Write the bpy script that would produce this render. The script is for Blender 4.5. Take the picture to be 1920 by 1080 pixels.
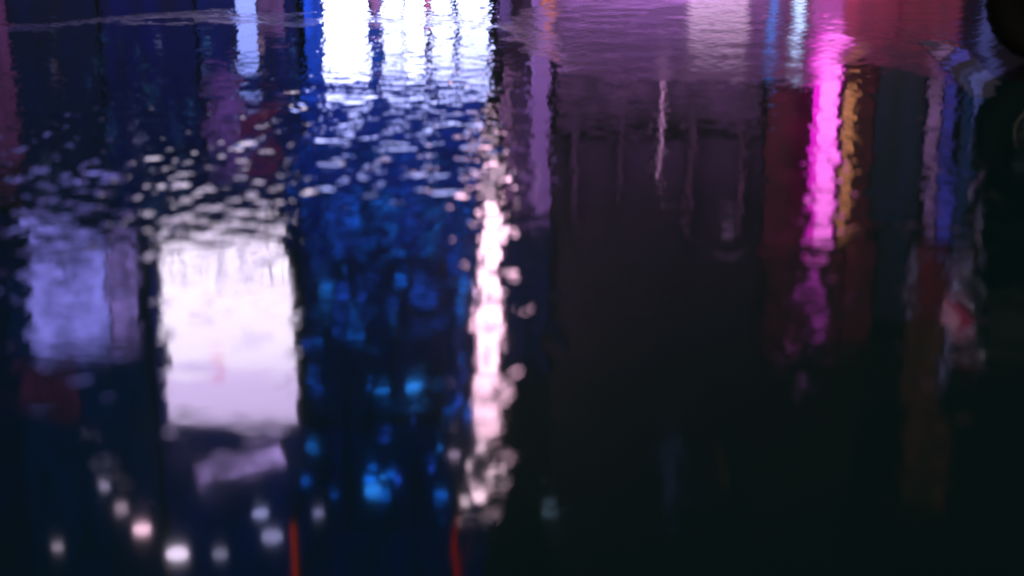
import bpy, bmesh, math, random
import numpy as np
from mathutils import Vector, Matrix

C = bpy.context.scene
for o in list(bpy.data.objects):
    bpy.data.objects.remove(o)

# ------------------------------------------------------------------ camera
cam = bpy.data.cameras.new('camera')
cam.lens = 50.0
cam.sensor_width = 36.0
cam.clip_start = 0.05
cam.clip_end = 500.0
cam.dof.use_dof = True
cam.dof.focus_distance = 9.0
cam.dof.aperture_fstop = 1.55
cam.dof.aperture_blades = 0
co = bpy.data.objects.new('camera', cam)
co.location = (0, 0, 0.75)
co.rotation_euler = (math.radians(90) - math.atan(821 / 2667), 0, 0)
C.collection.objects.link(co)
C.camera = co

# ------------------------------------------------------------------ night sky
w = bpy.data.worlds.new('World')
C.world = w
w.use_nodes = True
nt = w.node_tree
sky = nt.nodes.new('ShaderNodeTexSky')
sky.sky_type = 'NISHITA'
sky.sun_disc = False
sky.sun_elevation = math.radians(14)
sky.sun_rotation = math.radians(170)
bg = nt.nodes['Background']
nt.links.new(sky.outputs[0], bg.inputs[0])
bg.inputs[1].default_value = 0.02

# a faint moon, behind the camera
ml = bpy.data.lights.new('moon', 'SUN')
ml.energy = 0.02
ml.angle = math.radians(0.5)
ml.color = (0.8, 0.88, 1.0)
mo = bpy.data.objects.new('moon', ml)
mo.rotation_euler = (math.radians(35), 0, math.radians(-20))
C.collection.objects.link(mo)

# ------------------------------------------------------------------ exposure
C.view_settings.view_transform = 'Standard'
C.view_settings.look = 'None'
C.view_settings.exposure = 0.0
C.view_settings.gamma = 1.0
C.view_settings.use_curve_mapping = False
C.cycles.use_denoising = True
C.cycles.max_bounces = 6
C.cycles.sample_clamp_indirect = 0.0
C.cycles.caustics_reflective = True

# ------------------------------------------------------------------ layout, metres
FACADE_Y = 20.0
# building, x0, x1 of each front
FRONTS = {
    'office': (-10.841, -2.985),
    'shop': (-2.985, 0.58),
    'arcade': (0.58, 3.588),
    'club': (3.588, 5.161),
    'tenement': (5.161, 11.758),
}
# building, x0, x1, z0, z1, layer, light given off, style
WINDOWS_AND_GLOW = [  # lit windows, plus dim panels whose glow stands for coloured haze on the walls
    ('office', -10.342, -7.0, 0.795, 3.708, 1, (0.0892, 0.0203, 0.111), 'streak_glow'),
    ('office', -11.009, -7.451, 3.825, 10.754, 1, (0.0003, 0.0, 0.0566), 'streak_glow'),
    ('office', -6.987, -5.75, 0.795, 4.672, 1, (0.0, 0.0016, 0.0402), 'streak_glow'),
    ('office', -5.704, -4.407, 0.795, 4.672, 1, (0.0, 0.0, 0.0777), 'streak_glow'),
    ('office', -4.361, -2.973, 0.795, 4.672, 1, (0.0, 0.0032, 0.1176), 'streak_glow'),
    ('office', -7.441, -5.384, 4.801, 10.754, 1, (0.0, 0.0097, 0.1058), 'streak_glow'),
    ('office', -5.304, -3.166, 4.801, 10.754, 1, (0.0, 0.0048, 0.1938), 'streak_glow'),
    ('office', -4.33, -3.789, 2.247, 3.537, 2, (0.1263, 0.0469, 0.3025), 'mottle'),
    ('office', -3.763, -3.31, 2.924, 3.553, 2, (0.1207, 0.0093, 0.0936), 'mottle'),
    ('office', -3.503, -3.15, 0.932, 1.671, 2, (0.1441, 0.0631, 0.272), 'streak_glow'),
    ('office', -3.804, -3.53, 0.932, 2.157, 2, (0.6521, 0.8163, 2.4423), 'solid'),
    ('office', -7.361, -6.453, 6.608, 7.29, 2, (0.1089, 0.0137, 0.1121), 'streak_glow'),
    ('shop', -2.879, -2.642, 0.795, 2.332, 1, (0.0133, 0.1018, 1.1024), 'streak_glow'),
    ('shop', -2.605, -1.989, 0.795, 2.347, 1, (3.9076, 4.2333, 9.1178), 'solid'),
    ('shop', -1.941, -1.823, 0.795, 1.576, 1, (0.5856, 0.2326, 0.7679), 'streak_glow'),
    ('shop', -1.957, -1.838, 1.606, 2.347, 1, (0.0001, 0.0866, 0.7936), 'streak_glow'),
    ('shop', -1.803, -1.514, 0.795, 2.347, 1, (2.3446, 2.54, 5.4707), 'solid'),
    ('shop', -1.492, -1.217, 0.795, 2.347, 1, (3.9076, 4.2333, 9.1178), 'solid'),
    ('shop', -1.187, -1.136, 0.795, 1.474, 1, (1.6586, 0.3444, 0.7563), 'streak_glow'),
    ('shop', -1.113, -0.816, 0.795, 2.347, 1, (2.4227, 2.6246, 5.6531), 'solid'),
    ('shop', -0.75, -0.319, 0.795, 2.347, 1, (2.1492, 2.3283, 5.0148), 'solid'),
    ('shop', -2.929, -2.038, 2.407, 3.475, 1, (0.0, 0.0257, 0.4722), 'streak_glow'),
    ('shop', -2.979, -2.073, 3.521, 4.697, 1, (0.0, 0.0068, 0.23), 'streak_glow'),
    ('shop', -2.008, -1.283, 2.407, 3.475, 1, (0.0, 0.0257, 0.4357), 'streak_glow'),
    ('shop', -2.042, -1.305, 3.521, 4.697, 1, (0.0, 0.0068, 0.23), 'streak_glow'),
    ('shop', -1.253, -0.415, 2.407, 3.475, 1, (0.0, 0.021, 0.3839), 'streak_glow'),
    ('shop', -1.274, -0.422, 3.521, 4.697, 1, (0.0, 0.0044, 0.1885), 'streak_glow'),
    ('shop', -3.063, -2.131, 4.777, 7.405, 1, (0.0, 0.0036, 0.1169), 'streak_glow'),
    ('shop', -2.1, -1.342, 4.777, 7.405, 1, (0.0, 0.0036, 0.1169), 'streak_glow'),
    ('shop', -1.31, -0.434, 4.777, 7.405, 1, (0.0, 0.0036, 0.1169), 'streak_glow'),
    ('shop', -3.18, -0.451, 7.535, 10.754, 1, (0.0, 0.0, 0.1412), 'streak_glow'),
    ('shop', -0.408, 0.58, 4.417, 6.719, 1, (0.0084, 0.0098, 0.0916), 'streak_glow'),
    ('shop', 0.053, 0.258, 2.22, 4.258, 1, (0.0762, 0.0279, 0.1383), 'streak_glow'),
    ('shop', -0.185, -0.015, 0.795, 1.664, 1, (0.1517, 0.074, 0.3572), 'streak_glow'),
    ('shop', -0.106, 0.03, 2.183, 4.258, 1, (0.3634, 0.1479, 0.4411), 'streak_glow'),
    ('arcade', 0.631, 1.543, 0.795, 2.332, 1, (0.0317, 0.0104, 0.0849), 'streak_glow'),
    ('arcade', 1.566, 2.419, 0.795, 2.332, 1, (0.0355, 0.0104, 0.0881), 'streak_glow'),
    ('arcade', 2.46, 4.1, 1.841, 2.332, 1, (0.0686, 0.0202, 0.115), 'streak_glow'),
    ('arcade', 2.438, 3.265, 0.795, 1.709, 1, (1.0034, 0.6492, 1.0096), 'slat'),
    ('arcade', 3.297, 4.066, 0.795, 1.812, 1, (0.0789, 0.0239, 0.1331), 'streak_glow'),
    ('arcade', 0.637, 3.487, 2.362, 2.603, 1, (0.0902, 0.0293, 0.1204), 'mottle'),
    ('arcade', 0.64, 3.502, 2.618, 2.921, 1, (0.0671, 0.02, 0.0892), 'mottle'),
    ('arcade', 0.855, 0.946, 2.952, 4.417, 1, (0.0903, 0.0286, 0.1147), 'streak_glow'),
    ('arcade', 1.523, 1.599, 2.952, 4.1, 1, (0.1028, 0.0331, 0.1292), 'streak_glow'),
    ('arcade', 2.504, 2.611, 2.952, 4.497, 1, (0.0913, 0.0233, 0.0972), 'streak_glow'),
    ('arcade', 3.235, 3.312, 2.952, 4.417, 1, (0.1073, 0.0258, 0.1052), 'streak_glow'),
    ('arcade', 2.345, 2.573, 7.665, 8.996, 1, (0.0338, 0.0384, 0.1291), 'streak_glow'),
    ('arcade', 3.089, 3.268, 7.884, 8.503, 1, (0.0329, 0.0177, 0.0108), 'streak_glow'),
    ('club', 3.613, 4.208, 2.445, 4.817, 1, (0.0887, 0.0, 0.0281), 'mottle'),
    ('club', 3.714, 4.325, 4.865, 6.213, 1, (0.0368, 0.0, 0.0121), 'mottle'),
    ('club', 4.703, 5.114, 2.445, 4.576, 1, (0.0579, 0.0, 0.0175), 'mottle'),
    ('club', 4.834, 5.256, 4.624, 6.213, 1, (0.0581, 0.0, 0.0149), 'mottle'),
    ('club', 4.341, 4.826, 4.865, 6.213, 1, (0.0598, 0.0, 0.0188), 'mottle'),
    ('club', 4.823, 6.177, 0.795, 1.9, 1, (0.1742, 0.0097, 0.0479), 'streak_glow'),
    ('club', 4.616, 4.801, 0.795, 1.9, 1, (0.3426, 0.0206, 0.0527), 'streak_glow'),
    ('tenement', 5.382, 6.193, 0.789, 1.92, 2, (0.175, 0.0098, 0.0481), 'streak_glow'),
    ('tenement', 5.15, 5.87, 1.96, 4.417, 1, (0.0, 0.0053, 0.0323), 'streak_glow'),
    ('tenement', 5.3, 5.768, 4.465, 5.879, 1, (0.0, 0.0029, 0.0237), 'streak_glow'),
    ('tenement', 6.369, 6.582, 1.96, 4.576, 1, (0.0, 0.0136, 0.0777), 'streak_glow'),
    ('tenement', 5.845, 6.04, 2.083, 3.599, 2, (0.1823, 0.0792, 0.2438), 'mottle'),
    ('tenement', 6.057, 6.237, 2.172, 3.553, 2, (0.034, 0.0301, 0.3447), 'mottle'),
    ('tenement', 5.942, 6.11, 3.739, 4.558, 2, (0.1911, 0.0838, 0.2803), 'mottle'),
    ('tenement', 6.126, 6.355, 3.739, 4.558, 2, (0.0484, 0.0429, 0.4912), 'mottle'),
    ('tenement', 5.817, 6.34, 4.697, 5.879, 1, (0.0825, 0.0, 0.0177), 'streak_glow'),
    ('tenement', 5.81, 6.431, 5.929, 7.405, 1, (0.0479, 0.0128, 0.0078), 'streak_glow'),
    ('tenement', 5.937, 6.669, 7.491, 8.996, 1, (0.0435, 0.0116, 0.0056), 'streak_glow'),
    ('tenement', 5.756, 5.872, 4.717, 5.774, 2, (0.1489, 0.0992, 0.2198), 'streak_glow'),
    ('tenement', 6.398, 6.493, 4.798, 6.862, 2, (0.2187, 0.1732, 0.4276), 'streak_glow'),
    ('tenement', 6.447, 6.711, 4.757, 5.201, 2, (0.1394, 0.0929, 0.2057), 'streak_glow'),
    ('tenement', 6.637, 6.905, 5.856, 6.524, 2, (0.1421, 0.0, 0.0396), 'streak_glow'),
    ('tenement', 6.487, 6.681, 0.789, 3.152, 2, (0.0541, 0.0717, 0.3232), 'streak_glow'),
]
# x0, x1, z0, z1, y, light
SIGNS = {
    'poster': (-5.003, -3.159, 4.575, 7.272, 19.4, (6.6956, 5.7391, 7.5154)),
    'reflection_patch': (-4.767, -3.421, 7.851, 8.161, 19.4, (2.0896, 1.4317, 3.6914)),
    'dimbox': (-6.899, -5.351, 4.528, 6.15, 19.4, (0.873, 0.8116, 3.0955)),
    'tube': (-0.445, -0.196, 4.151, 6.445, 19.2, (16.0869, 8.9372, 12.512)),
    'tube_top': (-0.526, -0.201, 6.544, 7.374, 19.2, (14.2255, 8.1797, 11.1137)),
    'tube_low': (-0.397, -0.206, 2.986, 4.036, 19.2, (2.0376, 1.3337, 1.8524)),
    'neon': (4.108, 4.466, 1.889, 4.443, 19.2, (4.1734, 0.7345, 3.6058)),
    'neon_low': (4.01, 4.425, 0.815, 1.774, 19.3, (0.6103, 0.1158, 0.6042)),
    'orange': (4.524, 4.663, 2.328, 4.381, 19.2, (1.6094, 0.5914, 0.2676)),
    'amber': (0.384, 0.505, 0.876, 1.647, 19.2, (1.5893, 0.394, 0.0704)),
    'column': (0.264, 0.513, 0.753, 4.202, 19.4, (0.4215, 0.1749, 0.7118)),
    'bluerod_dim': (3.438, 3.538, 0.807, 2.183, 19.2, (0.1, 0.3662, 1.4326)),
    'bluerod': (3.763, 3.898, 0.807, 1.803, 19.2, (1.2989, 1.8399, 3.0329)),
    'thinrod': (2.009, 2.06, 2.147, 3.582, 19.2, (0.9287, 0.4114, 0.9195)),
    'rednarrow': (-3.194, -3.101, 8.507, 9.753, 18.5, (1.4034, 0.0646, 0.0276)),
    'redthin': (-0.83, -0.738, 8.398, 9.753, 18.5, (1.0465, 0.0, 0.017)),
}
# x, z, radius, light
PINK_BULBS = [
    (4.165, 4.883, 0.059, (1.7767, 0.1666, 1.8322)),
    (4.147, 5.076, 0.073, (1.4949, 0.1402, 1.5417)),
    (4.276, 5.598, 0.073, (1.388, 0.1602, 1.4947)),
    (4.136, 5.739, 0.051, (0.8296, 0.1244, 0.9125)),
    (3.869, 5.881, 0.066, (0.9451, 0.1289, 0.8592)),
    (4.081, 6.44, 0.066, (0.5896, 0.1965, 0.7861)),
    (2.946, 4.124, 0.088, (0.3165, 0.1583, 0.3617)),
]
# x, z, radius, light
BLUE_BULBS = [
    (-2.116, 4.012, 0.028, (0.0434, 1.0407, 6.5042)),
    (-2.723, 5.817, 0.032, (0.02, 0.4799, 2.9992)),
    (-1.855, 3.795, 0.018, (0.025, 0.4002, 1.7507)),
    (-1.647, 7.93, 0.027, (0.376, 2.2563, 20.0558)),
    (-1.549, 4.933, 0.033, (0.0422, 1.0139, 6.3368)),
    (-2.599, 5.032, 0.026, (0.0914, 0.5483, 4.8737)),
    (-0.973, 4.106, 0.026, (0.0566, 0.3394, 3.0167)),
    (-2.743, 6.51, 0.026, (0.1087, 0.6523, 5.7987)),
    (-1.308, 5.07, 0.022, (0.1891, 1.1346, 10.0851)),
    (-2.038, 4.339, 0.019, (0.0155, 0.3726, 2.3287)),
    (-2.216, 5.383, 0.022, (0.0644, 1.0297, 4.505)),
    (-0.59, 3.918, 0.024, (0.033, 0.5284, 2.3117)),
    (-1.725, 3.731, 0.028, (0.093, 0.5583, 4.9623)),
    (-0.841, 4.587, 0.028, (0.1073, 0.6437, 5.7221)),
    (-1.013, 3.792, 0.018, (0.0558, 0.8925, 3.9046)),
    (-1.32, 3.774, 0.029, (0.0947, 0.5685, 5.0529)),
    (-1.308, 5.152, 0.029, (0.1005, 0.6028, 5.3581)),
    (-0.69, 4.757, 0.027, (0.0325, 0.5207, 2.2782)),
    (-1.082, 3.949, 0.021, (0.0926, 1.4818, 6.4829)),
    (-1.716, 4.06, 0.023, (0.0928, 1.4856, 6.4994)),
    (-1.014, 7.403, 0.021, (0.2315, 3.7044, 16.2068)),
    (-1.299, 4.863, 0.02, (0.0226, 0.5415, 3.3845)),
    (-2.339, 4.284, 0.025, (0.0587, 0.3523, 3.1312)),
    (-2.213, 3.997, 0.026, (0.0995, 0.5969, 5.3055)),
    (-0.677, 6.39, 0.025, (0.2038, 1.2229, 10.8698)),
    (-1.17, 5.202, 0.032, (0.1752, 1.0514, 9.3461)),
    (-1.984, 4.943, 0.018, (0.1033, 0.6197, 5.5083)),
    (-2.579, 8.172, 0.024, (0.0664, 1.5931, 9.9567)),
    (-2.732, 3.677, 0.019, (0.044, 1.0569, 6.6054)),
    (-1.438, 3.796, 0.02, (0.0317, 0.5066, 2.2162)),
    (-2.307, 4.724, 0.023, (0.0188, 0.4519, 2.8244)),
    (-1.843, 8.127, 0.025, (0.0774, 1.239, 5.4208)),
    (-2.659, 4.704, 0.021, (0.0628, 0.3767, 3.3484)),
    (-2.983, 7.952, 0.025, (0.0995, 2.387, 14.919)),
    (-0.775, 6.772, 0.021, (0.2725, 1.6348, 14.5314)),
    (-1.258, 4.385, 0.023, (0.0277, 0.6647, 4.1543)),
    (-2.408, 5.609, 0.025, (0.0905, 0.5429, 4.826)),
    (-1.045, 8.174, 0.031, (0.1178, 2.8273, 17.6705)),
    (-1.154, 4.261, 0.025, (0.0853, 1.3642, 5.9686)),
    (-0.594, 6.959, 0.024, (0.0806, 1.9334, 12.0836)),
    (-0.657, 5.159, 0.033, (0.1324, 2.1184, 9.2682)),
    (-2.028, 4.239, 0.02, (0.0259, 0.6206, 3.8785)),
    (-1.857, 8.176, 0.027, (0.0814, 1.9541, 12.2129)),
    (-1.413, 7.015, 0.018, (0.1003, 0.6018, 5.3497)),
    (-2.04, 6.507, 0.02, (0.0533, 1.2787, 7.9917)),
    (-1.387, 3.835, 0.033, (0.0759, 0.4552, 4.0465)),
    (-2.051, 7.925, 0.029, (0.1299, 3.1171, 19.4821)),
    (-2.883, 5.858, 0.024, (0.0815, 0.4889, 4.3459)),
    (-1.007, 8.143, 0.028, (0.0927, 1.4825, 6.4858)),
    (-1.587, 3.7, 0.03, (0.1006, 0.6033, 5.3631)),
    (-1.741, 7.841, 0.024, (0.1109, 2.6608, 16.6302)),
    (-2.39, 4.351, 0.021, (0.0451, 1.0826, 6.7665)),
    (-2.163, 5.623, 0.031, (0.0718, 1.7228, 10.7677)),
    (-2.084, 5.209, 0.026, (0.114, 0.6839, 6.0793)),
    (-0.752, 5.414, 0.026, (0.1356, 0.8136, 7.2318)),
    (-0.877, 6.879, 0.027, (0.0367, 0.8809, 5.5057)),
    (-1.837, 6.584, 0.026, (0.1464, 2.3416, 10.2445)),
    (-1.668, 5.323, 0.03, (0.0562, 0.3374, 2.9989)),
    (-2.414, 3.736, 0.018, (0.0613, 0.9809, 4.2912)),
    (-1.164, 7.706, 0.024, (0.3665, 2.1992, 19.5489)),
    (-1.463, 4.167, 0.021, (0.1002, 0.6013, 5.3445)),
    (-1.861, 7.891, 0.029, (0.2437, 3.8988, 17.0571)),
    (-0.796, 4.178, 0.024, (0.033, 0.5279, 2.3097)),
    (-1.835, 3.801, 0.02, (0.0182, 0.4377, 2.7357)),
    (-2.162, 3.929, 0.03, (0.1065, 0.6392, 5.6821)),
    (-2.028, 4.356, 0.019, (0.0431, 0.6903, 3.0199)),
    (-0.664, 4.94, 0.025, (0.1689, 1.0136, 9.0094)),
    (-2.534, 5.088, 0.025, (0.0737, 1.1792, 5.1591)),
    (-2.035, 3.849, 0.023, (0.0627, 1.0032, 4.389)),
    (-1.836, 3.696, 0.022, (0.0621, 0.3724, 3.3102)),
    (-0.635, 3.903, 0.032, (0.0478, 1.1475, 7.1721)),
    (-2.641, 4.402, 0.017, (0.0241, 0.5778, 3.6114)),
    (-2.608, 5.046, 0.032, (0.0713, 1.1409, 4.9916)),
    (-1.658, 5.477, 0.025, (0.0428, 0.6847, 2.9956)),
    (-2.833, 6.377, 0.024, (0.0397, 0.9528, 5.955)),
    (-2.822, 3.84, 0.021, (0.1279, 0.7673, 6.8207)),
    (-2.853, 7.396, 0.024, (0.2326, 3.7214, 16.2812)),
    (-2.005, 7.725, 0.027, (0.0789, 1.8933, 11.8334)),
    (-2.31, 3.894, 0.019, (0.0175, 0.4204, 2.6275)),
    (-0.724, 6.055, 0.026, (0.0382, 0.9162, 5.726)),
    (-1.709, 4.097, 0.022, (0.0514, 1.2333, 7.7079)),
    (-2.769, 3.696, 0.025, (0.0286, 0.6861, 4.2884)),
    (-2.338, 5.158, 0.028, (0.1144, 0.6861, 6.0988)),
    (-1.802, 7.224, 0.023, (0.1547, 0.9282, 8.2509)),
    (-2.378, 4.271, 0.02, (0.128, 0.7678, 6.8252)),
]
# x, z, radius, light
WHITE_BULBS = [
    (-5.365, 8.657, 0.11, (17.0594, 10.2356, 13.7787)),
    (-5.635, 8.342, 0.083, (4.4443, 3.1604, 4.4443)),
    (-4.887, 9.063, 0.11, (14.15, 11.603, 15.848)),
    (-6.621, 8.959, 0.083, (3.8874, 3.2071, 4.4705)),
    (-4.262, 9.063, 0.083, (2.547, 2.4197, 3.9479)),
    (-3.642, 8.418, 0.083, (3.5089, 3.6843, 7.4563)),
    (-2.805, 8.418, 0.083, (2.7068, 2.7068, 5.4137)),
    (-3.49, 8.786, 0.101, (3.0656, 2.985, 5.8086)),
    (-5.852, 7.978, 0.083, (3.4434, 2.9843, 4.8208)),
    (-1.395, 6.52, 0.083, (0.2503, 2.6701, 10.0129)),
    (-2.004, 8.062, 0.092, (0.2335, 2.5688, 9.9248)),
    (-0.463, 8.079, 0.119, (25.7754, 16.9883, 21.089)),
    (-0.246, 7.819, 0.073, (19.9942, 13.3295, 16.6619)),
    (-0.42, 7.369, 0.073, (14.1394, 9.5946, 12.1195)),
    (-0.567, 7.668, 0.055, (10.7645, 7.5352, 9.6881)),
    (-0.68, 8.223, 0.083, (10.8527, 7.838, 9.6468)),
    (-0.803, 7.477, 0.064, (3.6177, 2.5841, 4.1345)),
    (0.541, 8.274, 0.073, (0.609, 0.9745, 1.4617)),
]
# x, z, radius, light
GLINT_BULBS = [  # added light points that stand for small glints on the ripples
    (-6.008, 4.468, 0.037, (0.2458, 0.2809, 0.6319)),
    (-4.245, 4.12, 0.023, (0.1459, 0.467, 1.4592)),
    (-5.027, 2.962, 0.033, (0.6383, 0.7294, 1.6412)),
    (-6.11, 2.001, 0.022, (0.034, 0.1088, 0.3399)),
    (-5.329, 4.453, 0.023, (0.1596, 0.5108, 1.5962)),
    (-5.514, 1.994, 0.024, (0.0345, 0.1105, 0.3453)),
    (-4.015, 2.187, 0.024, (0.0982, 0.3142, 0.9818)),
    (-5.879, 3.209, 0.028, (0.0755, 0.2415, 0.7548)),
    (-6.196, 4.367, 0.025, (1.4019, 0.7647, 1.2744)),
    (-3.63, 3.239, 0.035, (0.096, 0.3073, 0.9602)),
    (-5.394, 3.307, 0.037, (0.0957, 0.3062, 0.957)),
    (-4.548, 2.73, 0.031, (0.1143, 0.3656, 1.1426)),
    (-3.735, 3.153, 0.022, (0.1167, 0.3735, 1.1673)),
    (-3.601, 3.593, 0.034, (0.3538, 0.4044, 0.9099)),
    (-6.252, 3.364, 0.029, (0.4038, 0.4615, 1.0384)),
    (-6.044, 1.513, 0.027, (0.0248, 0.0795, 0.2483)),
    (-4.665, 1.663, 0.039, (0.1755, 0.2006, 0.4514)),
    (-4.57, 3.7, 0.037, (0.1447, 0.4631, 1.447)),
    (-5.604, 3.734, 0.034, (0.0774, 0.2477, 0.7741)),
    (-3.332, 1.682, 0.027, (0.2817, 0.1536, 0.256)),
    (-4.086, 2.039, 0.028, (0.0786, 0.2515, 0.7861)),
    (-3.956, 3.315, 0.031, (0.0971, 0.3107, 0.9709)),
    (-2.9, 1.749, 0.031, (0.0782, 0.2502, 0.782)),
    (-5.351, 2.841, 0.04, (0.0697, 0.2231, 0.6971)),
    (-5.167, 1.709, 0.027, (0.0219, 0.0701, 0.2189)),
    (-4.694, 4.484, 0.029, (1.3197, 1.5082, 3.3935)),
    (-3.04, 1.676, 0.036, (0.0421, 0.1347, 0.4209)),
    (-5.125, 3.26, 0.027, (0.0399, 0.1276, 0.3986)),
    (-5.08, 2.938, 0.029, (0.4474, 0.244, 0.4067)),
    (-3.059, 3.501, 0.035, (0.0932, 0.2983, 0.932)),
    (-4.954, 1.811, 0.028, (0.0409, 0.1309, 0.4092)),
    (-5.069, 4.31, 0.022, (0.142, 0.4546, 1.4205)),
    (-5.363, 1.648, 0.038, (0.0205, 0.0656, 0.2049)),
    (-3.157, 3.731, 0.027, (0.5261, 0.287, 0.4783)),
    (-4.067, 3.357, 0.04, (0.0913, 0.2923, 0.9133)),
    (-5.322, 3.786, 0.03, (0.0354, 0.1132, 0.3538)),
    (-3.675, 2.642, 0.032, (0.5555, 0.303, 0.505)),
    (-6.203, 4.29, 0.033, (0.0448, 0.1432, 0.4476)),
    (-3.313, 2.9, 0.032, (0.5598, 0.3053, 0.5089)),
    (-4.857, 2.287, 0.036, (0.0733, 0.2345, 0.7328)),
    (-4.877, 2.159, 0.034, (0.0303, 0.0968, 0.3025)),
    (-4.027, 1.677, 0.037, (0.0631, 0.2019, 0.6311)),
    (-4.736, 2.44, 0.03, (0.07, 0.2241, 0.7005)),
    (-5.421, 1.97, 0.028, (0.0406, 0.1299, 0.4058)),
    (-3.477, 2.051, 0.038, (0.0577, 0.1847, 0.5771)),
    (-3.697, 2.074, 0.036, (0.0681, 0.2181, 0.6814)),
    (-4.32, 2.522, 0.032, (0.1006, 0.3221, 1.0064)),
    (-3.324, 1.728, 0.029, (0.8006, 0.4367, 0.7278)),
    (-4.805, 2.377, 0.04, (0.0335, 0.1074, 0.3355)),
    (-4.931, 3.756, 0.04, (0.0939, 0.3005, 0.939)),
    (-6.229, 4.28, 0.032, (0.5512, 0.6299, 1.4173)),
    (-4.852, 3.817, 0.025, (0.1575, 0.5041, 1.5755)),
    (-6.07, 3.949, 0.038, (0.1164, 0.3726, 1.1643)),
    (-6.141, 3.797, 0.024, (0.079, 0.2528, 0.79)),
    (-6.291, 3.605, 0.034, (0.4758, 0.5438, 1.2235)),
    (-4.888, 3.757, 0.028, (0.1502, 0.4805, 1.5017)),
    (-5.624, 2.225, 0.022, (0.0528, 0.169, 0.5283)),
    (-2.841, 2.278, 0.037, (0.0489, 0.1563, 0.4885)),
    (-4.526, 3.087, 0.03, (0.1002, 0.3208, 1.0024)),
    (-6.078, 2.027, 0.034, (0.2148, 0.1172, 0.1953)),
]
# far shore of the near puddle (x, y)
SHORE = [(-3.094, 4.971), (-2.522, 5.835), (-2.209, 6.191), (-2.039, 6.385), (-1.828, 6.57), (-1.613, 6.591), (-1.239, 6.549), (-0.869, 6.507), (-0.48, 6.466), (-0.191, 6.445), (0.0, 6.008), (0.137, 5.23), (0.237, 4.85), (0.343, 4.803), (0.503, 4.78), (0.783, 4.735), (0.947, 4.757), (1.118, 4.971), (1.379, 5.428), (1.586, 5.593), (1.566, 5.163), (1.464, 4.438), (1.486, 4.275), (1.585, 4.193), (1.868, 3.972), (2.106, 3.353)]
# near shore of the far puddle
FAR_SHORE = [(-3.419, 5.517), (-2.276, 6.385), (-2.102, 6.591), (-1.874, 6.788), (-1.61, 6.902), (-1.312, 6.949), (-0.903, 6.765), (-0.495, 6.677), (-0.075, 6.721), (0.104, 7.044), (0.271, 8.159), (1.376, 8.493)]
STRIPE = [(1.661, 5.852), (1.814, 5.852), (1.528, 4.013), (1.387, 4.013)]
WHEEL_AT = (1.96, 5.189)

UP_ARCADE, UP_CLUB = 370.0, 70.0

# ------------------------------------------------------------------ helpers
def tag(o, label=None, cat=None, group=None, kind=None):
    for k, v in (('label', label), ('category', cat), ('group', group), ('kind', kind)):
        if v:
            o[k] = v
    return o

def link(name, me, mat, parent=None):
    o = bpy.data.objects.new(name, me)
    C.collection.objects.link(o)
    if mat:
        me.materials.append(mat)
    if parent:
        o.parent = parent
    return o

def empty(name, loc, label, cat, group=None):
    o = bpy.data.objects.new(name, None)
    C.collection.objects.link(o)
    o.location = loc
    o.empty_display_size = 0.2
    return tag(o, label, cat, group)

class MB:
    """collects shapes into one mesh, in coordinates relative to org"""
    def __init__(s, org=(0, 0, 0)):
        s.bm = bmesh.new()
        s.org = Vector(org)
    def box(s, x0, x1, y0, y1, z0, z1, bev=0.0, rot=None):
        r = bmesh.ops.create_cube(s.bm, size=1.0)
        m = Matrix.Translation(Vector(((x0 + x1) / 2, (y0 + y1) / 2, (z0 + z1) / 2)) - s.org)
        if rot is not None:
            m = m @ rot
        m = m @ Matrix.Diagonal((x1 - x0, y1 - y0, z1 - z0, 1))
        bmesh.ops.transform(s.bm, matrix=m, verts=r['verts'])
        if bev > 0:
            es = list({e for v in r['verts'] for e in v.link_edges})
            bmesh.ops.bevel(s.bm, geom=es, offset=bev, segments=2, affect='EDGES')
        return s
    def tube(s, pts, rad, n=10):
        rings = []
        pts = [Vector(p) - s.org for p in pts]
        rads = rad if isinstance(rad, (list, tuple)) else [rad] * len(pts)
        for i, p in enumerate(pts):
            d = (pts[min(i + 1, len(pts) - 1)] - pts[max(i - 1, 0)]).normalized()
            a = d.orthogonal().normalized() if i == 0 else (rings_a - d * rings_a.dot(d)).normalized()
            rings_a = a
            b = d.cross(a)
            rings.append([s.bm.verts.new(p + (a * math.cos(t) + b * math.sin(t)) * rads[i])
                          for t in [2 * math.pi * k / n for k in range(n)]])
        for r0, r1 in zip(rings, rings[1:]):
            for k in range(n):
                s.bm.faces.new((r0[k], r0[(k + 1) % n], r1[(k + 1) % n], r1[k]))
        s.bm.faces.new(rings[0][::-1])
        s.bm.faces.new(rings[-1])
        return s
    def ball(s, c, r, sx=1, sy=1, sz=1):
        q = bmesh.ops.create_uvsphere(s.bm, u_segments=16, v_segments=10, radius=r)
        m = Matrix.Translation(Vector(c) - s.org) @ Matrix.Diagonal((sx, sy, sz, 1))
        bmesh.ops.transform(s.bm, matrix=m, verts=q['verts'])
        return s
    def lathe_y(s, c, prof, n=64):
        """spin (radius, y) profile about an axis along Y through c"""
        c = Vector(c) - s.org
        rings = []
        for k in range(n):
            t = 2 * math.pi * k / n
            rings.append([s.bm.verts.new(c + Vector((r * math.cos(t), y, r * math.sin(t)))) for r, y in prof])
        m = len(prof)
        for k in range(n):
            a, b = rings[k], rings[(k + 1) % n]
            for j in range(m):
                s.bm.faces.new((a[j], a[(j + 1) % m], b[(j + 1) % m], b[j]))
        return s
    def build(s, name, mat, parent=None, smooth=False):
        me = bpy.data.meshes.new(name)
        bmesh.ops.recalc_face_normals(s.bm, faces=s.bm.faces)
        s.bm.to_mesh(me)
        s.bm.free()
        if smooth:
            me.polygons.foreach_set('use_smooth', [True] * len(me.polygons))
        o = link(name, me, mat, parent)
        if not parent:
            o.location = s.org
        return o

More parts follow.
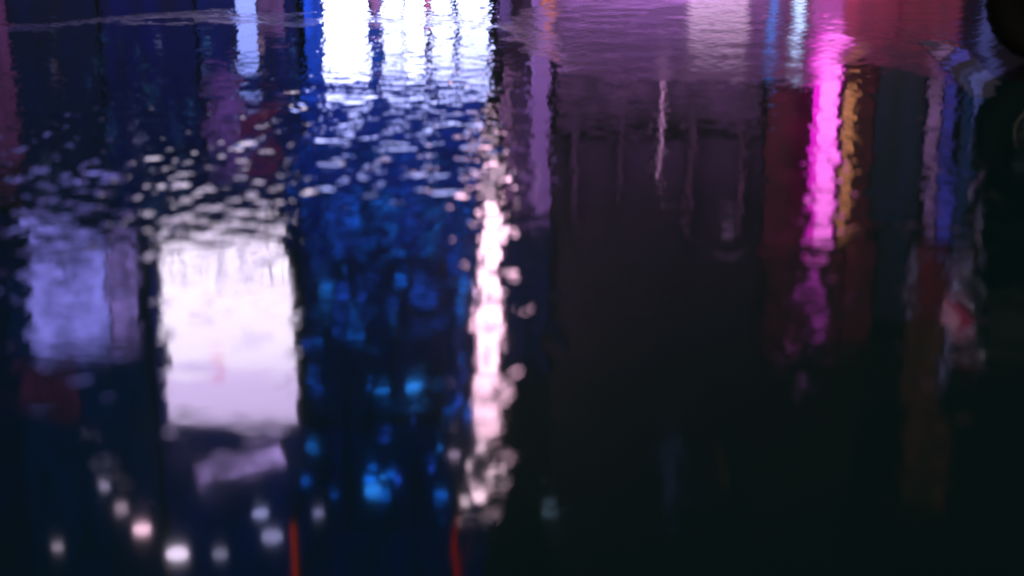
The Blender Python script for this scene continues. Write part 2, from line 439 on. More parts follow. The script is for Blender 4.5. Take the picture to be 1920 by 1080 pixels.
# ------------------------------------------------------------------ materials
def principled(name, col, rough=0.5, metal=0.0, ior=1.45, noise=0.0, nscale=8.0, coat=0.0):
    m = bpy.data.materials.new(name)
    m.use_nodes = True
    n, l = m.node_tree.nodes, m.node_tree.links
    b = n['Principled BSDF']
    b.inputs['Base Color'].default_value = (*col, 1)
    b.inputs['Roughness'].default_value = rough
    b.inputs['Metallic'].default_value = metal
    b.inputs['IOR'].default_value = ior
    b.inputs['Coat Weight'].default_value = coat
    if noise:
        tc = n.new('ShaderNodeTexCoord')
        t = n.new('ShaderNodeTexNoise')
        t.inputs['Scale'].default_value = nscale
        t.inputs['Detail'].default_value = 5
        l.new(tc.outputs['Object'], t.inputs['Vector'])
        r = n.new('ShaderNodeMapRange')
        r.inputs['To Min'].default_value = 1 - noise
        r.inputs['To Max'].default_value = 1 + noise
        l.new(t.outputs['Fac'], r.inputs['Value'])
        mx = n.new('ShaderNodeVectorMath')
        mx.operation = 'SCALE'
        mx.inputs[0].default_value = col
        l.new(r.outputs[0], mx.inputs['Scale'])
        l.new(mx.outputs[0], b.inputs['Base Color'])
    return m

def lamp_mat(name, col, style='solid'):
    """something that gives off light: lit glazing, a wall glow panel, a tube, a bulb"""
    m = bpy.data.materials.new(name)
    m.use_nodes = True
    n, l = m.node_tree.nodes, m.node_tree.links
    b = n['Principled BSDF']
    b.inputs['Base Color'].default_value = (0.02, 0.02, 0.022, 1)
    b.inputs['Roughness'].default_value = 0.3
    k = max(max(col), 1e-6)
    b.inputs['Emission Color'].default_value = (*[c / k for c in col], 1)
    b.inputs['Emission Strength'].default_value = k
    if style != 'solid':
        tc = n.new('ShaderNodeTexCoord')
        mp = n.new('ShaderNodeMapping')
        t = n.new('ShaderNodeTexNoise')
        t.inputs['Detail'].default_value = 4
        r = n.new('ShaderNodeMapRange')
        l.new(tc.outputs['Object'], mp.inputs['Vector'])
        l.new(mp.outputs[0], t.inputs['Vector'])
        if style == 'streak_glow':      # uneven upright glow, mostly on the panels for wall haze
            mp.inputs['Scale'].default_value = (2.2, 1, 0.5)
            t.inputs['Scale'].default_value = 2.0
            lo, hi = 0.45, 1.55
        elif style == 'slat':       # blinds
            mp.inputs['Scale'].default_value = (0.15, 1, 9)
            t.inputs['Scale'].default_value = 1.6
            lo, hi = 0.3, 1.6
        else:                       # mottled poster print, and glow on the haze panels
            mp.inputs['Scale'].default_value = (1, 1, 1)
            t.inputs['Scale'].default_value = 2.6
            lo, hi = 0.1, 1.9
        r.inputs['From Min'].default_value = 0.3
        r.inputs['From Max'].default_value = 0.7
        r.inputs['To Min'].default_value = lo * k
        r.inputs['To Max'].default_value = hi * k
        l.new(t.outputs['Fac'], r.inputs['Value'])
        l.new(r.outputs[0], b.inputs['Emission Strength'])
    return m

M_wall = principled('dark_render', (0.06, 0.058, 0.06), 0.85, noise=0.35, nscale=3)
WALLS = {'arcade': principled('pale_render', (0.11, 0.095, 0.12), 0.85, noise=0.3, nscale=1.2),
         'club': principled('brick_red_render', (0.11, 0.09, 0.09), 0.85, noise=0.4, nscale=1.5)}
M_frame = principled('dark_frame', (0.03, 0.03, 0.034), 0.45)
M_metal = principled('dark_metal', (0.05, 0.05, 0.055), 0.4, metal=0.8)
M_rubber = principled('black_rubber', (0.012, 0.012, 0.012), 0.75, noise=0.3, nscale=60)
M_paint = principled('black_paint', (0.008, 0.008, 0.009), 0.25, coat=0.5)
M_chrome = principled('worn_alloy', (0.35, 0.33, 0.34), 0.4, metal=0.9, noise=0.3, nscale=30)
M_leather = principled('black_leather', (0.012, 0.011, 0.011), 0.55, noise=0.3, nscale=40)
M_pavement = principled('paving', (0.07, 0.07, 0.072), 0.6, noise=0.3, nscale=4)

# ------------------------------------------------------------------ ground: road relief and standing water
def screen_grid(us, rows):
    """columns fan out from below the camera so the mesh is as fine as it is near"""
    Y, U = np.meshgrid(rows, us, indexing='ij')
    return (U * Y).astype(np.float32), Y.astype(np.float32)

def grid_mesh(name, X, Y, Z, ring=None):
    r, c = X.shape
    v = np.stack([X, Y, Z], -1).reshape(-1, 3)
    i = np.arange(r * c).reshape(r, c)
    q = np.stack([i[:-1, :-1], i[:-1, 1:], i[1:, 1:], i[1:, :-1]], -1).reshape(-1, 4)
    if ring is not None:
        b = np.concatenate([i[0, :], i[1:, -1], i[-1, -2::-1], i[-2:0:-1, 0]])
        n = len(b)
        out = ring(v[b])
        base = len(v)
        v = np.concatenate([v, out])
        j = np.arange(n)
        k = (j + 1) % n
        q2 = np.stack([b[k], b[j], base + j, base + k], -1)
        q = np.concatenate([q, q2])
    me = bpy.data.meshes.new(name)
    me.vertices.add(len(v))
    me.vertices.foreach_set('co', v.astype(np.float32).ravel())
    me.loops.add(q.size)
    me.loops.foreach_set('vertex_index', q.astype(np.int32).ravel())
    me.polygons.add(len(q))
    me.polygons.foreach_set('loop_start', np.arange(0, q.size, 4, dtype=np.int32))
    me.polygons.foreach_set('use_smooth', np.ones(len(q), dtype=bool))
    me.update(calc_edges=True)
    me.validate()
    return me

def waves(X, Y, lam, n, seed, aniso=0.0):
    """sum of n sine trains of wavelengths lam[0]..lam[1] m, unit rms slope"""
    g = np.random.default_rng(seed)
    Z = np.zeros_like(X)
    for _ in range(n):
        L = lam[0] * (lam[1] / lam[0]) ** g.random()
        a = g.random() * 2 * math.pi
        if aniso:
            a = math.pi / 2 + (a - math.pi) * (1 - aniso)
        k = 2 * math.pi / L
        Z += np.sin(k * (math.cos(a) * X + math.sin(a) * Y) + g.random() * 2 * math.pi) / k
    return Z * math.sqrt(2.0 / n)

def bumps(X, Y, L, seed):
    return waves(X, Y, (L * 0.6, L * 1.7), 24, seed) * (2 * math.pi / L)   # roughly unit height

def smooth(a, b, x):
    t = np.clip((x - a) / (b - a), 0, 1)
    return t * t * (3 - 2 * t)

def interp(poly, X):
    p = sorted(poly)
    xs = np.linspace(-9, 9, 1801)
    ys = np.interp(xs, [q[0] for q in p], [q[1] for q in p])
    ker = np.hanning(37); ker /= ker.sum()
    ys = np.convolve(np.pad(ys, 18, mode='edge'), ker, mode='valid')     # a shore has no corners
    return np.interp(X, xs, ys)

near, far = 0.55, 9.5
def rows(n):
    e = np.linspace(math.atan(0.75 / near), math.atan(0.75 / far), n)
    return 0.75 / np.tan(e)
def cols(nm, ns):
    return np.concatenate([np.linspace(-1.3, -0.45, ns, endpoint=False), np.linspace(-0.45, 0.45, nm, endpoint=False),
                           np.linspace(0.45, 1.3, ns)])

# road: dips below the water level inside the puddles, stands a few millimetres above it elsewhere
e = np.concatenate([np.linspace(math.atan(0.75 / near), math.atan(0.75 / 4.0), 260, endpoint=False),
                    np.linspace(math.atan(0.75 / 4.0), math.atan(0.75 / far), 560)])
X, Y = screen_grid(cols(760, 60), 0.75 / np.tan(e))
fine = (bumps(X, Y, 0.05, 3) * 0.00030 + bumps(X, Y, 0.25, 4) * 0.0004) * (1 - 0.5 * smooth(0.1, 0.5, X))
wob = bumps(X, Y, 0.5, 5) * 0.05
d1 = interp(SHORE, X) + wob * 0.6 - Y           # > 0 inside the near puddle
d2 = Y - (interp(FAR_SHORE, X) + wob)           # > 0 inside the far puddle
d = np.maximum(d1, d2)
Z = np.minimum(-0.005 * d - 0.012 * np.maximum(d - 0.25, 0), 0.005) + fine
Z = np.maximum(Z, -0.03)
edge = np.minimum(np.minimum((1.22 - np.abs(X / Y)) * Y, (Y - 0.62)), 9.2 - Y)
Z = np.where(edge < 0.3, 0.005 + (Z - 0.005) * np.clip(edge / 0.3, 0, 1), Z)
Z[0, :] = Z[-1, :] = 0.005
Z[:, 0] = Z[:, -1] = 0.005
def ring(b):
    out = b.copy()
    cx, cy = 0.0, 4.0
    dx, dy = b[:, 0] - cx, b[:, 1] - cy
    # push the border out to a large rectangle
    tx = np.where(np.abs(dx) > 1e-6, 140.0 / np.maximum(np.abs(dx), 1e-6), 1e9)
    ty = np.where(dy > 0, 14.0 / np.maximum(np.abs(dy), 1e-6), 60.0 / np.maximum(np.abs(dy), 1e-6))
    t = np.minimum(tx, ty)
    out[:, 0] = cx + dx * t
    out[:, 1] = cy + dy * t
    return out
RX, RY, RZ = X, Y, Z
road_me = grid_mesh('road', X, Y, Z, ring)

M_road = bpy.data.materials.new('wet_asphalt')
M_road.use_nodes = True
n, l = M_road.node_tree.nodes, M_road.node_tree.links
b = n['Principled BSDF']
tc = n.new('ShaderNodeTexCoord')
t1 = n.new('ShaderNodeTexNoise'); t1.inputs['Scale'].default_value = 140; t1.inputs['Detail'].default_value = 3
t2 = n.new('ShaderNodeTexNoise'); t2.inputs['Scale'].default_value = 3; t2.inputs['Detail'].default_value = 5
for t in (t1, t2):
    l.new(tc.outputs['Object'], t.inputs['Vector'])
cr = n.new('ShaderNodeValToRGB')
bp2 = n.new('ShaderNodeBump'); bp2.inputs['Strength'].default_value = 0.10; bp2.inputs['Distance'].default_value = 0.002
l.new(t1.outputs['Fac'], bp2.inputs['Height']); l.new(bp2.outputs[0], b.inputs['Coat Normal'])
cr.color_ramp.elements[0].position = 0.3; cr.color_ramp.elements[0].color = (0.02, 0.02, 0.021, 1)
cr.color_ramp.elements[1].position = 0.7; cr.color_ramp.elements[1].color = (0.06, 0.058, 0.058, 1)
mixc = n.new('ShaderNodeMath'); mixc.operation = 'ADD'
mh = n.new('ShaderNodeMath'); mh.operation = 'MULTIPLY'; mh.inputs[1].default_value = 0.6
l.new(t1.outputs['Fac'], mh.inputs[0])
mh2 = n.new('ShaderNodeMath'); mh2.operation = 'MULTIPLY'; mh2.inputs[1].default_value = 0.4
l.new(t2.outputs['Fac'], mh2.inputs[0])
l.new(mh.outputs[0], mixc.inputs[0]); l.new(mh2.outputs[0], mixc.inputs[1])
l.new(mixc.outputs[0], cr.inputs['Fac'])
l.new(cr.outputs[0], b.inputs['Base Color'])
b.inputs['Roughness'].default_value = 0.3
b.inputs['Specular IOR Level'].default_value = 0.12
b.inputs['IOR'].default_value = 1.5
b.inputs['Coat Weight'].default_value = 1.0
b.inputs['Coat IOR'].default_value = 1.33
b.inputs['Coat Roughness'].default_value = 0.03
bp = n.new('ShaderNodeBump'); bp.inputs['Strength'].default_value = 0.5; bp.inputs['Distance'].default_value = 0.002
l.new(t1.outputs['Fac'], bp.inputs['Height'])
l.new(bp.outputs[0], b.inputs['Normal'])
road = link('road', road_me, M_road)
tag(road, 'dark wet asphalt road running round the puddle', kind='structure')

# water: level sheet carrying real ripples
e = np.concatenate([np.linspace(math.atan(0.75 / near), math.atan(0.75 / 1.3), 60, endpoint=False),
                    np.linspace(math.atan(0.75 / 1.3), math.atan(0.75 / 4.9), 1250, endpoint=False),
                    np.linspace(math.atan(0.75 / 4.9), math.atan(0.75 / far), 380)])
X, Y = screen_grid(cols(1250, 50), 0.75 / np.tan(e))
calm_right = smooth(-0.14, 0.12, X)
patch = np.exp(-(((X + 0.45) / np.where(X < -0.45, 0.42, 0.19)) ** 2 + ((Y - 2.31) / 0.43) ** 2) ** 3)      # sheltered water
def patchy(L, seed, lo, hi):
    b_ = bumps(X, Y, L, seed)
    return lo + hi * np.clip(b_, 0, 2.2) ** 2
far_off = smooth(4.3, 5.4, Y)
near_in = (0.03 + 0.97 * smooth(1.4, 2.7, Y)) * (1 - 0.62 * np.exp(-((X + 0.23) / 0.14) ** 4) * (1 - smooth(2.5, 3.1, Y)))
A = (0.0200 + 0.014 * smooth(3.0, 3.5, Y)) * (1 - 0.72 * patch) * (1 - calm_right) * (1 - 0.55 * far_off) * near_in * (1 - 0.5 * (1 - smooth(-0.95, -0.55, X)) * smooth(3.0, 3.8, Y)) + 0.0066 * calm_right
fine_far = 1 + 0.5 * smooth(3.2, 5.0, Y)          # wavelets lengthen a little further out
Zw = A * (waves(X, Y, (0.055, 0.14), 60, 21, 0.5) * patchy(0.22, 31, 0.30, 0.42)
          + waves(X, Y, (0.022, 0.046), 90, 22, 0.45) * patchy(0.07, 32, 0.30, 0.80)
          + waves(X, Y, (0.3, 0.8), 16, 23) * 0.3)
Zw += waves(X, Y, (0.022, 0.045), 50, 24, 0.88) * (0.0008 + 0.0030 * patch) * patchy(0.3, 33, 0.5, 0.4)
water_me = grid_mesh('puddle', X, Y, Zw)
M_water = principled('murky_water', (0.028, 0.10, 0.072), 0.0, ior=1.33)
M_water.node_tree.nodes['Principled BSDF'].inputs['Roughness'].default_value = 0.04
puddle = link('puddle', water_me, M_water)
tag(puddle, 'rippled dark standing water mirroring the lit street', kind='structure')

# worn painted stripe, following the road's relief
ROAD_X, ROAD_Y, ROAD_Z = RX, RY, RZ
def road_z(x, y):
    i = int(np.abs(ROAD_Y[:, 0] - y).argmin())
    j = int(np.abs(ROAD_X[i] - x).argmin())
    return float(ROAD_Z[i, j])
g = MB()
p = [Vector((x, y, 0)) for x, y in STRIPE]
rnd = random.Random(4)
rowv = []
for k in range(61):
    a = p[0].lerp(p[3], k / 60); c_ = p[1].lerp(p[2], k / 60)
    ja, jc = rnd.uniform(-0.006, 0.006), rnd.uniform(-0.006, 0.006)
    rv = []
    for q in range(13):
        v = a.lerp(c_, q / 12) + Vector((ja + (jc - ja) * q / 12, 0, 0))
        rv.append(g.bm.verts.new((v.x, v.y, road_z(v.x, v.y) + 0.0022)))
    rowv.append(rv)
for r0, r1 in zip(rowv, rowv[1:]):
    for q in range(12):
        g.bm.faces.new((r0[q], r0[q + 1], r1[q + 1], r1[q]))
M_mark = principled('worn_road_paint', (0.52, 0.47, 0.50), 0.5, noise=0.6, nscale=28, coat=1.0)
stripe = g.build('road_marking', M_mark, smooth=True)
tag(stripe, 'worn pale painted stripe on the wet road beside the tyre', kind='structure')

# far pavement and kerb
g = MB()
g.box(-60, 60, 17.0, 17.25, -0.2, 0.13, 0.02)
tag(g.build('kerb', M_pavement), 'low stone kerb across the road', kind='structure')
g = MB()
g.box(-60, 60, 17.252, 34, -0.2, 0.125)
tag(g.build('pavement', M_pavement), 'paved footway in front of the shops', kind='structure')

# ------------------------------------------------------------------ buildings across the street
LABELS = {
    'office': ('office_building', 'dark blue office front with tall dim glow panels at the left'),
    'shop': ('shop_building', 'shop front with four blazing white windows at street level'),
    'arcade': ('arcade_building', 'purple lit arcade front with glow panels and pale blinds at street level'),
    'club': ('club_building', 'dark red lit club front behind the magenta neon sign'),
    'tenement': ('tenement_building', 'dark tenement front with lavender and blue lit windows at the far right'),
}
HEIGHT = {'office': 13.6, 'shop': 12.8, 'arcade': 14.2, 'club': 12.4, 'tenement': 15.0}
roots = {}
for k, (x0, x1) in FRONTS.items():
    nm, lab = LABELS[k]
    r = empty(nm, ((x0 + x1) / 2, FACADE_Y, 0.125), lab, 'building')
    roots[k] = r
    o3 = ((x0 + x1) / 2, FACADE_Y, 0.125)
    h = HEIGHT[k]
    g = MB(o3)
    g.box(x0 + 0.004, x1 - 0.004, FACADE_Y, FACADE_Y + 8, 0.125, h)
    wall = g.build('wall', WALLS.get(k, M_wall), r)
    g = MB(o3)
    g.box(x0 - 0.0, x1 + 0.0, FACADE_Y - 0.35, FACADE_Y - 0.003, h - 0.5, h - 0.1, 0.04)
    g.build('cornice', M_wall, r)
    g = MB(o3)
    g.box(x0 + 0.02, x1 - 0.02, FACADE_Y - 0.22, FACADE_Y - 0.003, h - 0.75, h - 0.503, 0.03)
    g.build('moulding', M_wall, r)

for k, x0, x1, z0, z1, layer, col, style in WINDOWS_AND_GLOW:  # the haze panels are framed and made to glow like the lit windows
    r = roots[k]
    o3 = r.location
    z0 = max(z0, 0.3)
    y1 = FACADE_Y - 0.003 - 0.07 * (layer - 1)
    y0 = y1 - 0.065
    t = 0.012 if style == 'streak_glow' else 0.025
    g = MB(o3)
    g.box(x0 - t, x0, y0 - 0.01, y1, z0 - t, z1 + t)
    g.box(x1, x1 + t, y0 - 0.01, y1, z0 - t, z1 + t)
    g.box(x0, x1, y0 - 0.01, y1, z0 - t, z0)
    g.box(x0, x1, y0 - 0.01, y1, z1, z1 + t)
    f = g.build('window_glow_panel', M_frame, r)
    g = MB(o3)
    g.box(x0, x1, y0 + 0.01, y1 - 0.01, z0, z1)
    g.build('glow_pane', lamp_mat('lit_glow_pane', col, style), f)

# ------------------------------------------------------------------ signs and lamps on the fronts
def bracket(r, x, z, y):
    g = MB(r.location)
    g.box(x - 0.03, x + 0.03, y, FACADE_Y - 0.003, z - 0.03, z + 0.03)
    g.build('bracket', M_metal, r)

# white light box with rows of small print
x0, x1, z0, z1, y, col = SIGNS['poster']
r = empty('light_box_sign', ((x0 + x1) / 2, y, z0), 'large white backlit sign with rows of faint print and a red dot', 'sign')
g = MB(r.location); g.box(x0 - 0.04, x1 + 0.04, y + 0.03, y + 0.3, z0 - 0.04, z1 + 0.04, 0.02)
g.build('cabinet', M_frame, r)
bracket(r, x0 + 0.3, (z0 + z1) / 2, y + 0.303)
bracket(r, x1 - 0.3, (z0 + z1) / 2, y + 0.303)
wd, hg = x1 - x0, z1 - z0
fz = z0 + hg * 0.70
g = MB(r.location); g.box(x0, x1, y, y + 0.028, z0, fz)
face = g.build('face', lamp_mat('sign_white', col), r)
g = MB(r.location); g.box(x0, x1, y, y + 0.028, fz + 0.01, z1)
g.build('face', lamp_mat('sign_lilac', (col[0] * 0.76, col[1] * 0.68, col[2] * 0.90)), r)
M_print = lamp_mat('print_lilac', (col[0] * 0.5, col[1] * 0.42, col[2] * 0.62))
M_pale = lamp_mat('print_pale', (col[0] * 0.42, col[1] * 0.34, col[2] * 0.60))
rnd = random.Random(9)
def row(fx0, fx1, fz_, hh, y):
    g = MB(r.location)
    x = x0 + wd * fx0
    while x < x0 + wd * fx1:
        ww = rnd.uniform(0.03, 0.09)
        g.box(x, x + ww, y - 0.012, y - 0.001, z0 + hg * fz_ - hh / 2, z0 + hg * fz_ + hh / 2)
        x += ww + 0.02
    g.build('print_line', M_pale, r)
row(0.25, 0.9, 0.10, 0.12, y)
row(0.42, 0.97, 0.24, 0.05, y)
row(0.2, 0.4, 0.40, 0.10, y)
row(0.6, 0.85, 0.50, 0.07, y)
row(0.5, 0.75, 0.56, 0.05, y)
g = MB(r.location); g.ball((x0 + wd * 0.40, y - 0.002, z0 + hg * 0.675), 0.13, 1, 0.15, 0.8)
g.build('red_dot', lamp_mat('print_red', (col[0] * 0.75, col[1] * 0.10, col[2] * 0.22)), r)
g = MB(r.location); g.ball((x0 + wd * 0.25, y - 0.002, z0 + hg * 0.68), 0.10, 1.3, 0.15, 0.7)
g.build('lilac_dot', M_print, r)

# dim mottled poster box beside it
x0, x1, z0, z1, y, col = SIGNS['dimbox']
r = empty('poster_case', ((x0 + x1) / 2, y, z0), 'dim lavender poster case left of the white sign', 'sign')
g = MB(r.location); g.box(x0 - 0.04, x1 + 0.04, y + 0.03, y + 0.3, z0 - 0.04, z1 + 0.04, 0.02); g.build('cabinet', M_frame, r)
bracket(r, (x0 + x1) / 2, (z0 + z1) / 2, y + 0.303)
xs = x0 + (x1 - x0) * 0.72
g = MB(r.location); g.box(x0, xs, y, y + 0.028, z0, z1); g.build('face', lamp_mat('case_print', col, 'mottle'), r)
g = MB(r.location); g.box(xs + 0.05, x1, y, y + 0.028, z0, z1 - 0.1); g.build('side_panel', lamp_mat('case_side', (col[0] * 0.75, col[1] * 0.55, col[2] * 0.5), 'mottle'), r)

def rod_sign(key, name, label, cat, segs=1, halo=None, group=None):
    x0, x1, z0, z1, y, col = SIGNS[key]
    z0 = max(z0, 0.5)
    cx = (x0 + x1) / 2
    r = empty(name, (cx, y, z0), label, cat, group)
    w2 = (x1 - x0) / 2
    g = MB(r.location); g.box(x0 - 0.01, x1 + 0.01, y + w2 * 0.5, y + w2 * 0.5 + 0.12, z0 - 0.05, z1 + 0.05, 0.01); g.build('backing', M_frame, r)
    bracket(r, cx, z0 + 0.1, y + w2 * 0.5 + 0.12)
    bracket(r, cx, z1 - 0.1, y + w2 * 0.5 + 0.12)
    hs = (z1 - z0) / segs
    lm = lamp_mat(name + '_light', col)
    for i in range(segs):
        a, b_ = z0 + i * hs + min(0.05, hs * 0.22) * (segs > 1), z0 + (i + 1) * hs - min(0.05, hs * 0.22) * (segs > 1)
        g = MB(r.location)
        if halo:
            g.tube([(cx + w2 * 0.12, y, a), (cx + w2 * 0.12, y, b_)], w2 * 0.66, 14)
        else:
            g.tube([(cx, y, a), (cx, y, b_)], w2, 14)
        g.build('tube', lm, r, smooth=True)
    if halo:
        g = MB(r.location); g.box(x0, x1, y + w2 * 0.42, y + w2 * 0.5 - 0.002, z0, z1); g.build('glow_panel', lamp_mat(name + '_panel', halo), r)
    return r

rod_sign('tube', 'tube_lamp', 'tall blazing pinkish white tube lamp on the shop corner', 'lamp', 1)
rod_sign('tube_top', 'tube_lamp', 'soft pink tube lamp directly above the blazing one', 'lamp', 3)
rod_sign('tube_low', 'tube_lamp', 'short dim pink tube lamp under the tall bright one', 'lamp', 2)
nc = SIGNS['neon'][5]
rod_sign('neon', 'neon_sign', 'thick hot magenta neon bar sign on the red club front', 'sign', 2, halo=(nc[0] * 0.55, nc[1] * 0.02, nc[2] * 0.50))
rod_sign('neon_low', 'neon_sign', 'dull mauve neon bars below the hot magenta sign', 'sign', 6)
rod_sign('orange', 'tube_lamp', 'knobbly orange lamp strip right of the magenta sign', 'lamp', 11)
rod_sign('amber', 'signal_lamp', 'stack of three amber lamps on the mauve column', 'lamp', 4)
rod_sign('bluerod_dim', 'tube_lamp', 'thin deep blue tube lamp left of the brighter blue one', 'lamp', 3)
rod_sign('bluerod', 'tube_lamp', 'bright ice blue tube lamp between the arcade and the club', 'lamp', 1)
rod_sign('thinrod', 'tube_lamp', 'very thin pinkish tube lamp on the arcade front', 'lamp', 1)
rod_sign('rednarrow', 'neon_sign', 'narrow orange red neon strip high above the office corner', 'sign', 1)
rod_sign('redthin', 'neon_sign', 'thin dark red neon strip high on the shop front', 'sign', 1)
rod_sign('column', 'light_column', 'broad mauve lit column at the right end of the shop', 'lamp', 1)

x0, x1, z0, z1, y, col = SIGNS['reflection_patch']  # glowing box added to give the ragged reflected patch beyond the white sign
r = empty('light_box_sign', ((x0 + x1) / 2, y, z0), 'small dim lilac panel added tilted above the large white sign as its broken reflection', 'sign')
g = MB(r.location); g.box(x0 - 0.03, x1 + 0.03, y + 0.03, y + 0.25, z0 - 0.03, z1 + 0.03, 0.02); g.build('cabinet', M_frame, r)
bracket(r, (x0 + x1) / 2, (z0 + z1) / 2, y + 0.253)
g = MB(r.location); g.box(x0, x1, y, y + 0.028, z0, z1); g.build('face', lamp_mat('pale_face', col, 'mottle'), r)
r.rotation_euler = (0, math.radians(17), 0)

# added unseen area lights that grade colour up the arcade and club walls
def wash_helper(x, wd, colr, watts, label):
    y = FACADE_Y - 0.75
    r = empty('wash_helper', (x, y, 0.125), label, 'added light', 'added unseen lights washing the far walls')
    g = MB(r.location); g.box(x - wd / 2 - 0.03, x + wd / 2 + 0.03, y - 0.08, y + 0.08, 0.126, 0.34, 0.02); g.build('added_housing', M_metal, r)
    ld = bpy.data.lights.new('added_uplight', 'AREA')
    ld.shape = 'RECTANGLE'; ld.size = wd; ld.size_y = 0.1
    ld.energy = watts; ld.color = colr; ld.spread = math.radians(120)
    lo = bpy.data.objects.new('lamp', ld)
    C.collection.objects.link(lo)
    lo.parent = r
    lo.location = (0, 0, 0.235)
    lo.rotation_euler = (math.radians(180 - 46), 0, 0)
for k, colr, watts, lab in (('arcade', (0.66, 0.25, 0.84), UP_ARCADE, 'long low added light washing the arcade wall purple'),
                            ('club', (0.90, 0.06, 0.20), UP_CLUB, 'short low added light washing the club wall dark red')):
    a, b_ = FRONTS[k]
    wash_helper((a + b_) / 2, (b_ - a) * 0.9, colr, watts, lab)

# strings of bulbs hung in front of the fronts
def bulb_string(name, label, bulbs, y, wide=1.5):
    bulbs = sorted(bulbs)
    r = empty(name, (bulbs[0][0], y, bulbs[0][1]), label, 'string light', 'bulbs strung over the street')
    g = MB(r.location)
    top = max(q[1] for q in bulbs) + 0.6
    g.tube([(bulbs[0][0] - 0.3, y, top), ((bulbs[0][0] + bulbs[-1][0]) / 2, y, top - 0.15), (bulbs[-1][0] + 0.3, y, top)], 0.012, 6)
    for x, z, rr, col in bulbs:
        g.tube([(x, y, top - 0.02), (x, y, z + rr)], 0.006, 5)
    g.build('cable', M_frame, r)
    rb = random.Random(len(bulbs))
    for x, z, rr, col in bulbs:
        g = MB(r.location); g.ball((x, y, z), rr * rb.uniform(0.75, 1.2), wide * rb.uniform(0.8, 1.2), 1, rb.uniform(0.7, 0.95))
        g.build('bulb', lamp_mat('bulb_light', col), r, smooth=True)
    return r
bulb_string('string_light', 'scatter of hanging blue bulbs over the shop', BLUE_BULBS, 18.8, 3.2)
bulb_string('string_light', 'wide scatter of tiny bulbs added across the office front as ripple glints', GLINT_BULBS, 18.9)
bulb_string('string_light', 'few loose magenta bulbs above the neon sign', PINK_BULBS, 18.8)
bulb_string('string_light', 'few large pale bulbs high over the office front', WHITE_BULBS, 18.7, 1.35)

# ------------------------------------------------------------------ parked scooter, its wheel at the right edge
wx, wy = WHEEL_AT
R_T, R_R = 0.24, 0.118
r = empty('motor_scooter', (wx + 0.6, wy + 0.05, 0.005), 'black parked scooter with a fat tyre standing on the wet road at the right edge', 'scooter')
def wheel(cx, cy):
    zc = R_T + 0.004
    prof = []
    hw = 0.055
    for k in range(17):            # rounded tread section
        a = math.pi * k / 16
        prof.append((R_T - 0.05 + 0.05 * math.sin(a), -hw * math.cos(a)))
    prof += [(R_R, hw * 0.8), (R_R - 0.006, hw * 0.6), (R_R - 0.006, -hw * 0.6), (R_R, -hw * 0.8)]
    g = MB(r.location); g.lathe_y((cx, cy, zc), prof, 72)
    wh = g.build('wheel', M_rubber, r, smooth=True)
    g = MB(r.location)
    g.lathe_y((cx, cy, zc), [(R_R - 0.007, -0.05), (R_R - 0.02, -0.052), (R_R - 0.025, -0.03), (R_R - 0.025, 0.03), (R_R - 0.02, 0.052), (R_R - 0.007, 0.05)], 48)
    g.lathe_y((cx, cy, zc), [(0.005, -0.045), (0.035, -0.045), (0.035, 0.045), (0.005, 0.045)], 24)
    for k in range(5):
        a = 2 * math.pi * k / 5 + 0.3
        d = Vector((math.cos(a), 0, math.sin(a)))
        g.tube([Vector((cx, cy, zc)) + d * 0.03, Vector((cx, cy, zc)) + d * (R_R - 0.022)], 0.014, 8)
    g.build('rim', M_chrome, wh, smooth=True)
    g = MB(r.location)
    for k in range(60):            # tread blocks
        a = 2 * math.pi * k / 60
        rot = Matrix.Rotation(-a, 4, 'Y') @ Matrix.Rotation(math.radians(25 if k % 2 else -25), 4, 'X')
        c_ = Vector((cx, cy, zc)) + Vector((math.cos(a), 0, math.sin(a))) * (R_T - 0.0045)
        g.box(c_.x - 0.004, c_.x + 0.004, c_.y - 0.03, c_.y + 0.03, c_.z - 0.006, c_.z + 0.006, rot=rot)
    g.build('tread', M_rubber, wh)
wheel(wx, wy + 0.05)
wheel(wx + 1.28, wy + 0.05)
cy = wy + 0.05
g = MB(r.location)
g.tube([(wx - 0.17, cy, 0.62), (wx + 0.02, cy, 0.60), (wx + 0.3, cy, 0.52), (wx + 0.42, cy, 0.34)], [0.09, 0.14, 0.15, 0.10], 18)
g.box(wx + 0.40, wx + 0.86, cy - 0.15, cy + 0.15, 0.25, 0.33, 0.03)
g.tube([(wx + 0.84, cy, 0.30), (wx + 0.93, cy, 0.6), (wx + 0.99, cy, 0.95)], [0.13, 0.17, 0.09], 18)
g.build('body', M_paint, r, smooth=True)
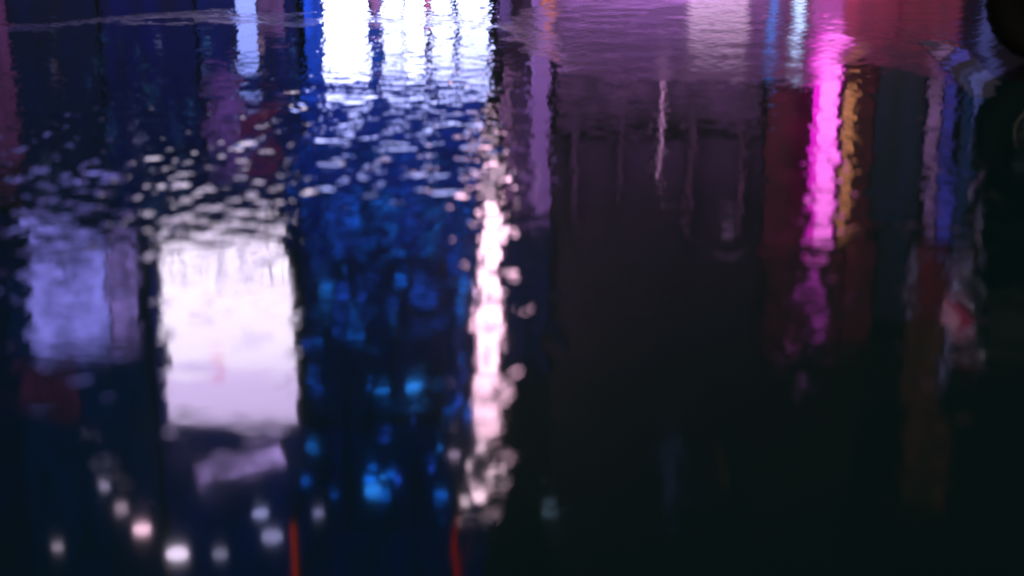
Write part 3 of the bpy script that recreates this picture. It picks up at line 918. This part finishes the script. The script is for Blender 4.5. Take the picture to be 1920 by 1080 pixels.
g = MB(r.location); g.tube([(wx - 0.14, cy, 0.76), (wx + 0.15, cy, 0.77), (wx + 0.45, cy, 0.72)], [0.09, 0.12, 0.09], 14); g.build('seat', M_leather, r, smooth=True)
g = MB(r.location); g.box(wx - 0.22, wx + 0.14, cy - 0.18, cy + 0.18, 0.84, 1.12, 0.04); g.build('top_case', M_paint, r)
g = MB(r.location)
pts = [(wx + 0.29 * math.cos(t), cy, 0.245 + 0.29 * math.sin(t)) for t in [math.radians(a) for a in range(50, 136, 12)]]
g.tube(pts, 0.05, 10); g.build('mudguard', M_paint, r, smooth=True)
g = MB(r.location)
pts = [(wx + 1.28 + 0.28 * math.cos(t), cy, 0.245 + 0.28 * math.sin(t)) for t in [math.radians(a) for a in range(30, 166, 15)]]
g.tube(pts, 0.06, 10); g.build('mudguard', M_paint, r, smooth=True)
g = MB(r.location); g.tube([(wx + 1.28, cy, 0.245), (wx + 1.1, cy, 0.7), (wx + 1.0, cy, 1.0)], 0.025, 10)
g.tube([(wx + 0.96, cy - 0.33, 1.02), (wx + 1.0, cy - 0.1, 1.0), (wx + 1.0, cy + 0.1, 1.0), (wx + 0.96, cy + 0.33, 1.02)], 0.016, 10)
g.build('handlebar', M_metal, r, smooth=True)
g = MB(r.location); g.ball((wx + 1.06, cy, 0.9), 0.08, 0.7, 1, 1); g.build('headlight', M_chrome, r, smooth=True)
g = MB(r.location); g.tube([(wx + 0.45, cy - 0.1, 0.25), (wx + 0.1, cy - 0.11, 0.3), (wx - 0.12, cy - 0.11, 0.36)], [0.02, 0.045, 0.045], 12); g.build('exhaust_pipe', M_chrome, r, smooth=True)
g = MB(r.location); g.tube([(wx, cy + 0.09, 0.245), (wx + 0.4, cy + 0.09, 0.3)], 0.04, 10); g.build('swing_arm', M_metal, r, smooth=True)
g = MB(r.location); g.tube([(wx + 0.5, cy - 0.1, 0.28), (wx + 0.55, cy - 0.28, 0.008)], 0.014, 8); g.build('kickstand', M_metal, r, smooth=True)
g = MB(r.location); g.box(wx - 0.262, wx - 0.222, cy - 0.12, cy + 0.12, 0.93, 1.03, 0.01); g.build('tail_light', lamp_mat('tail_red', (0.35, 0.02, 0.09)), r)
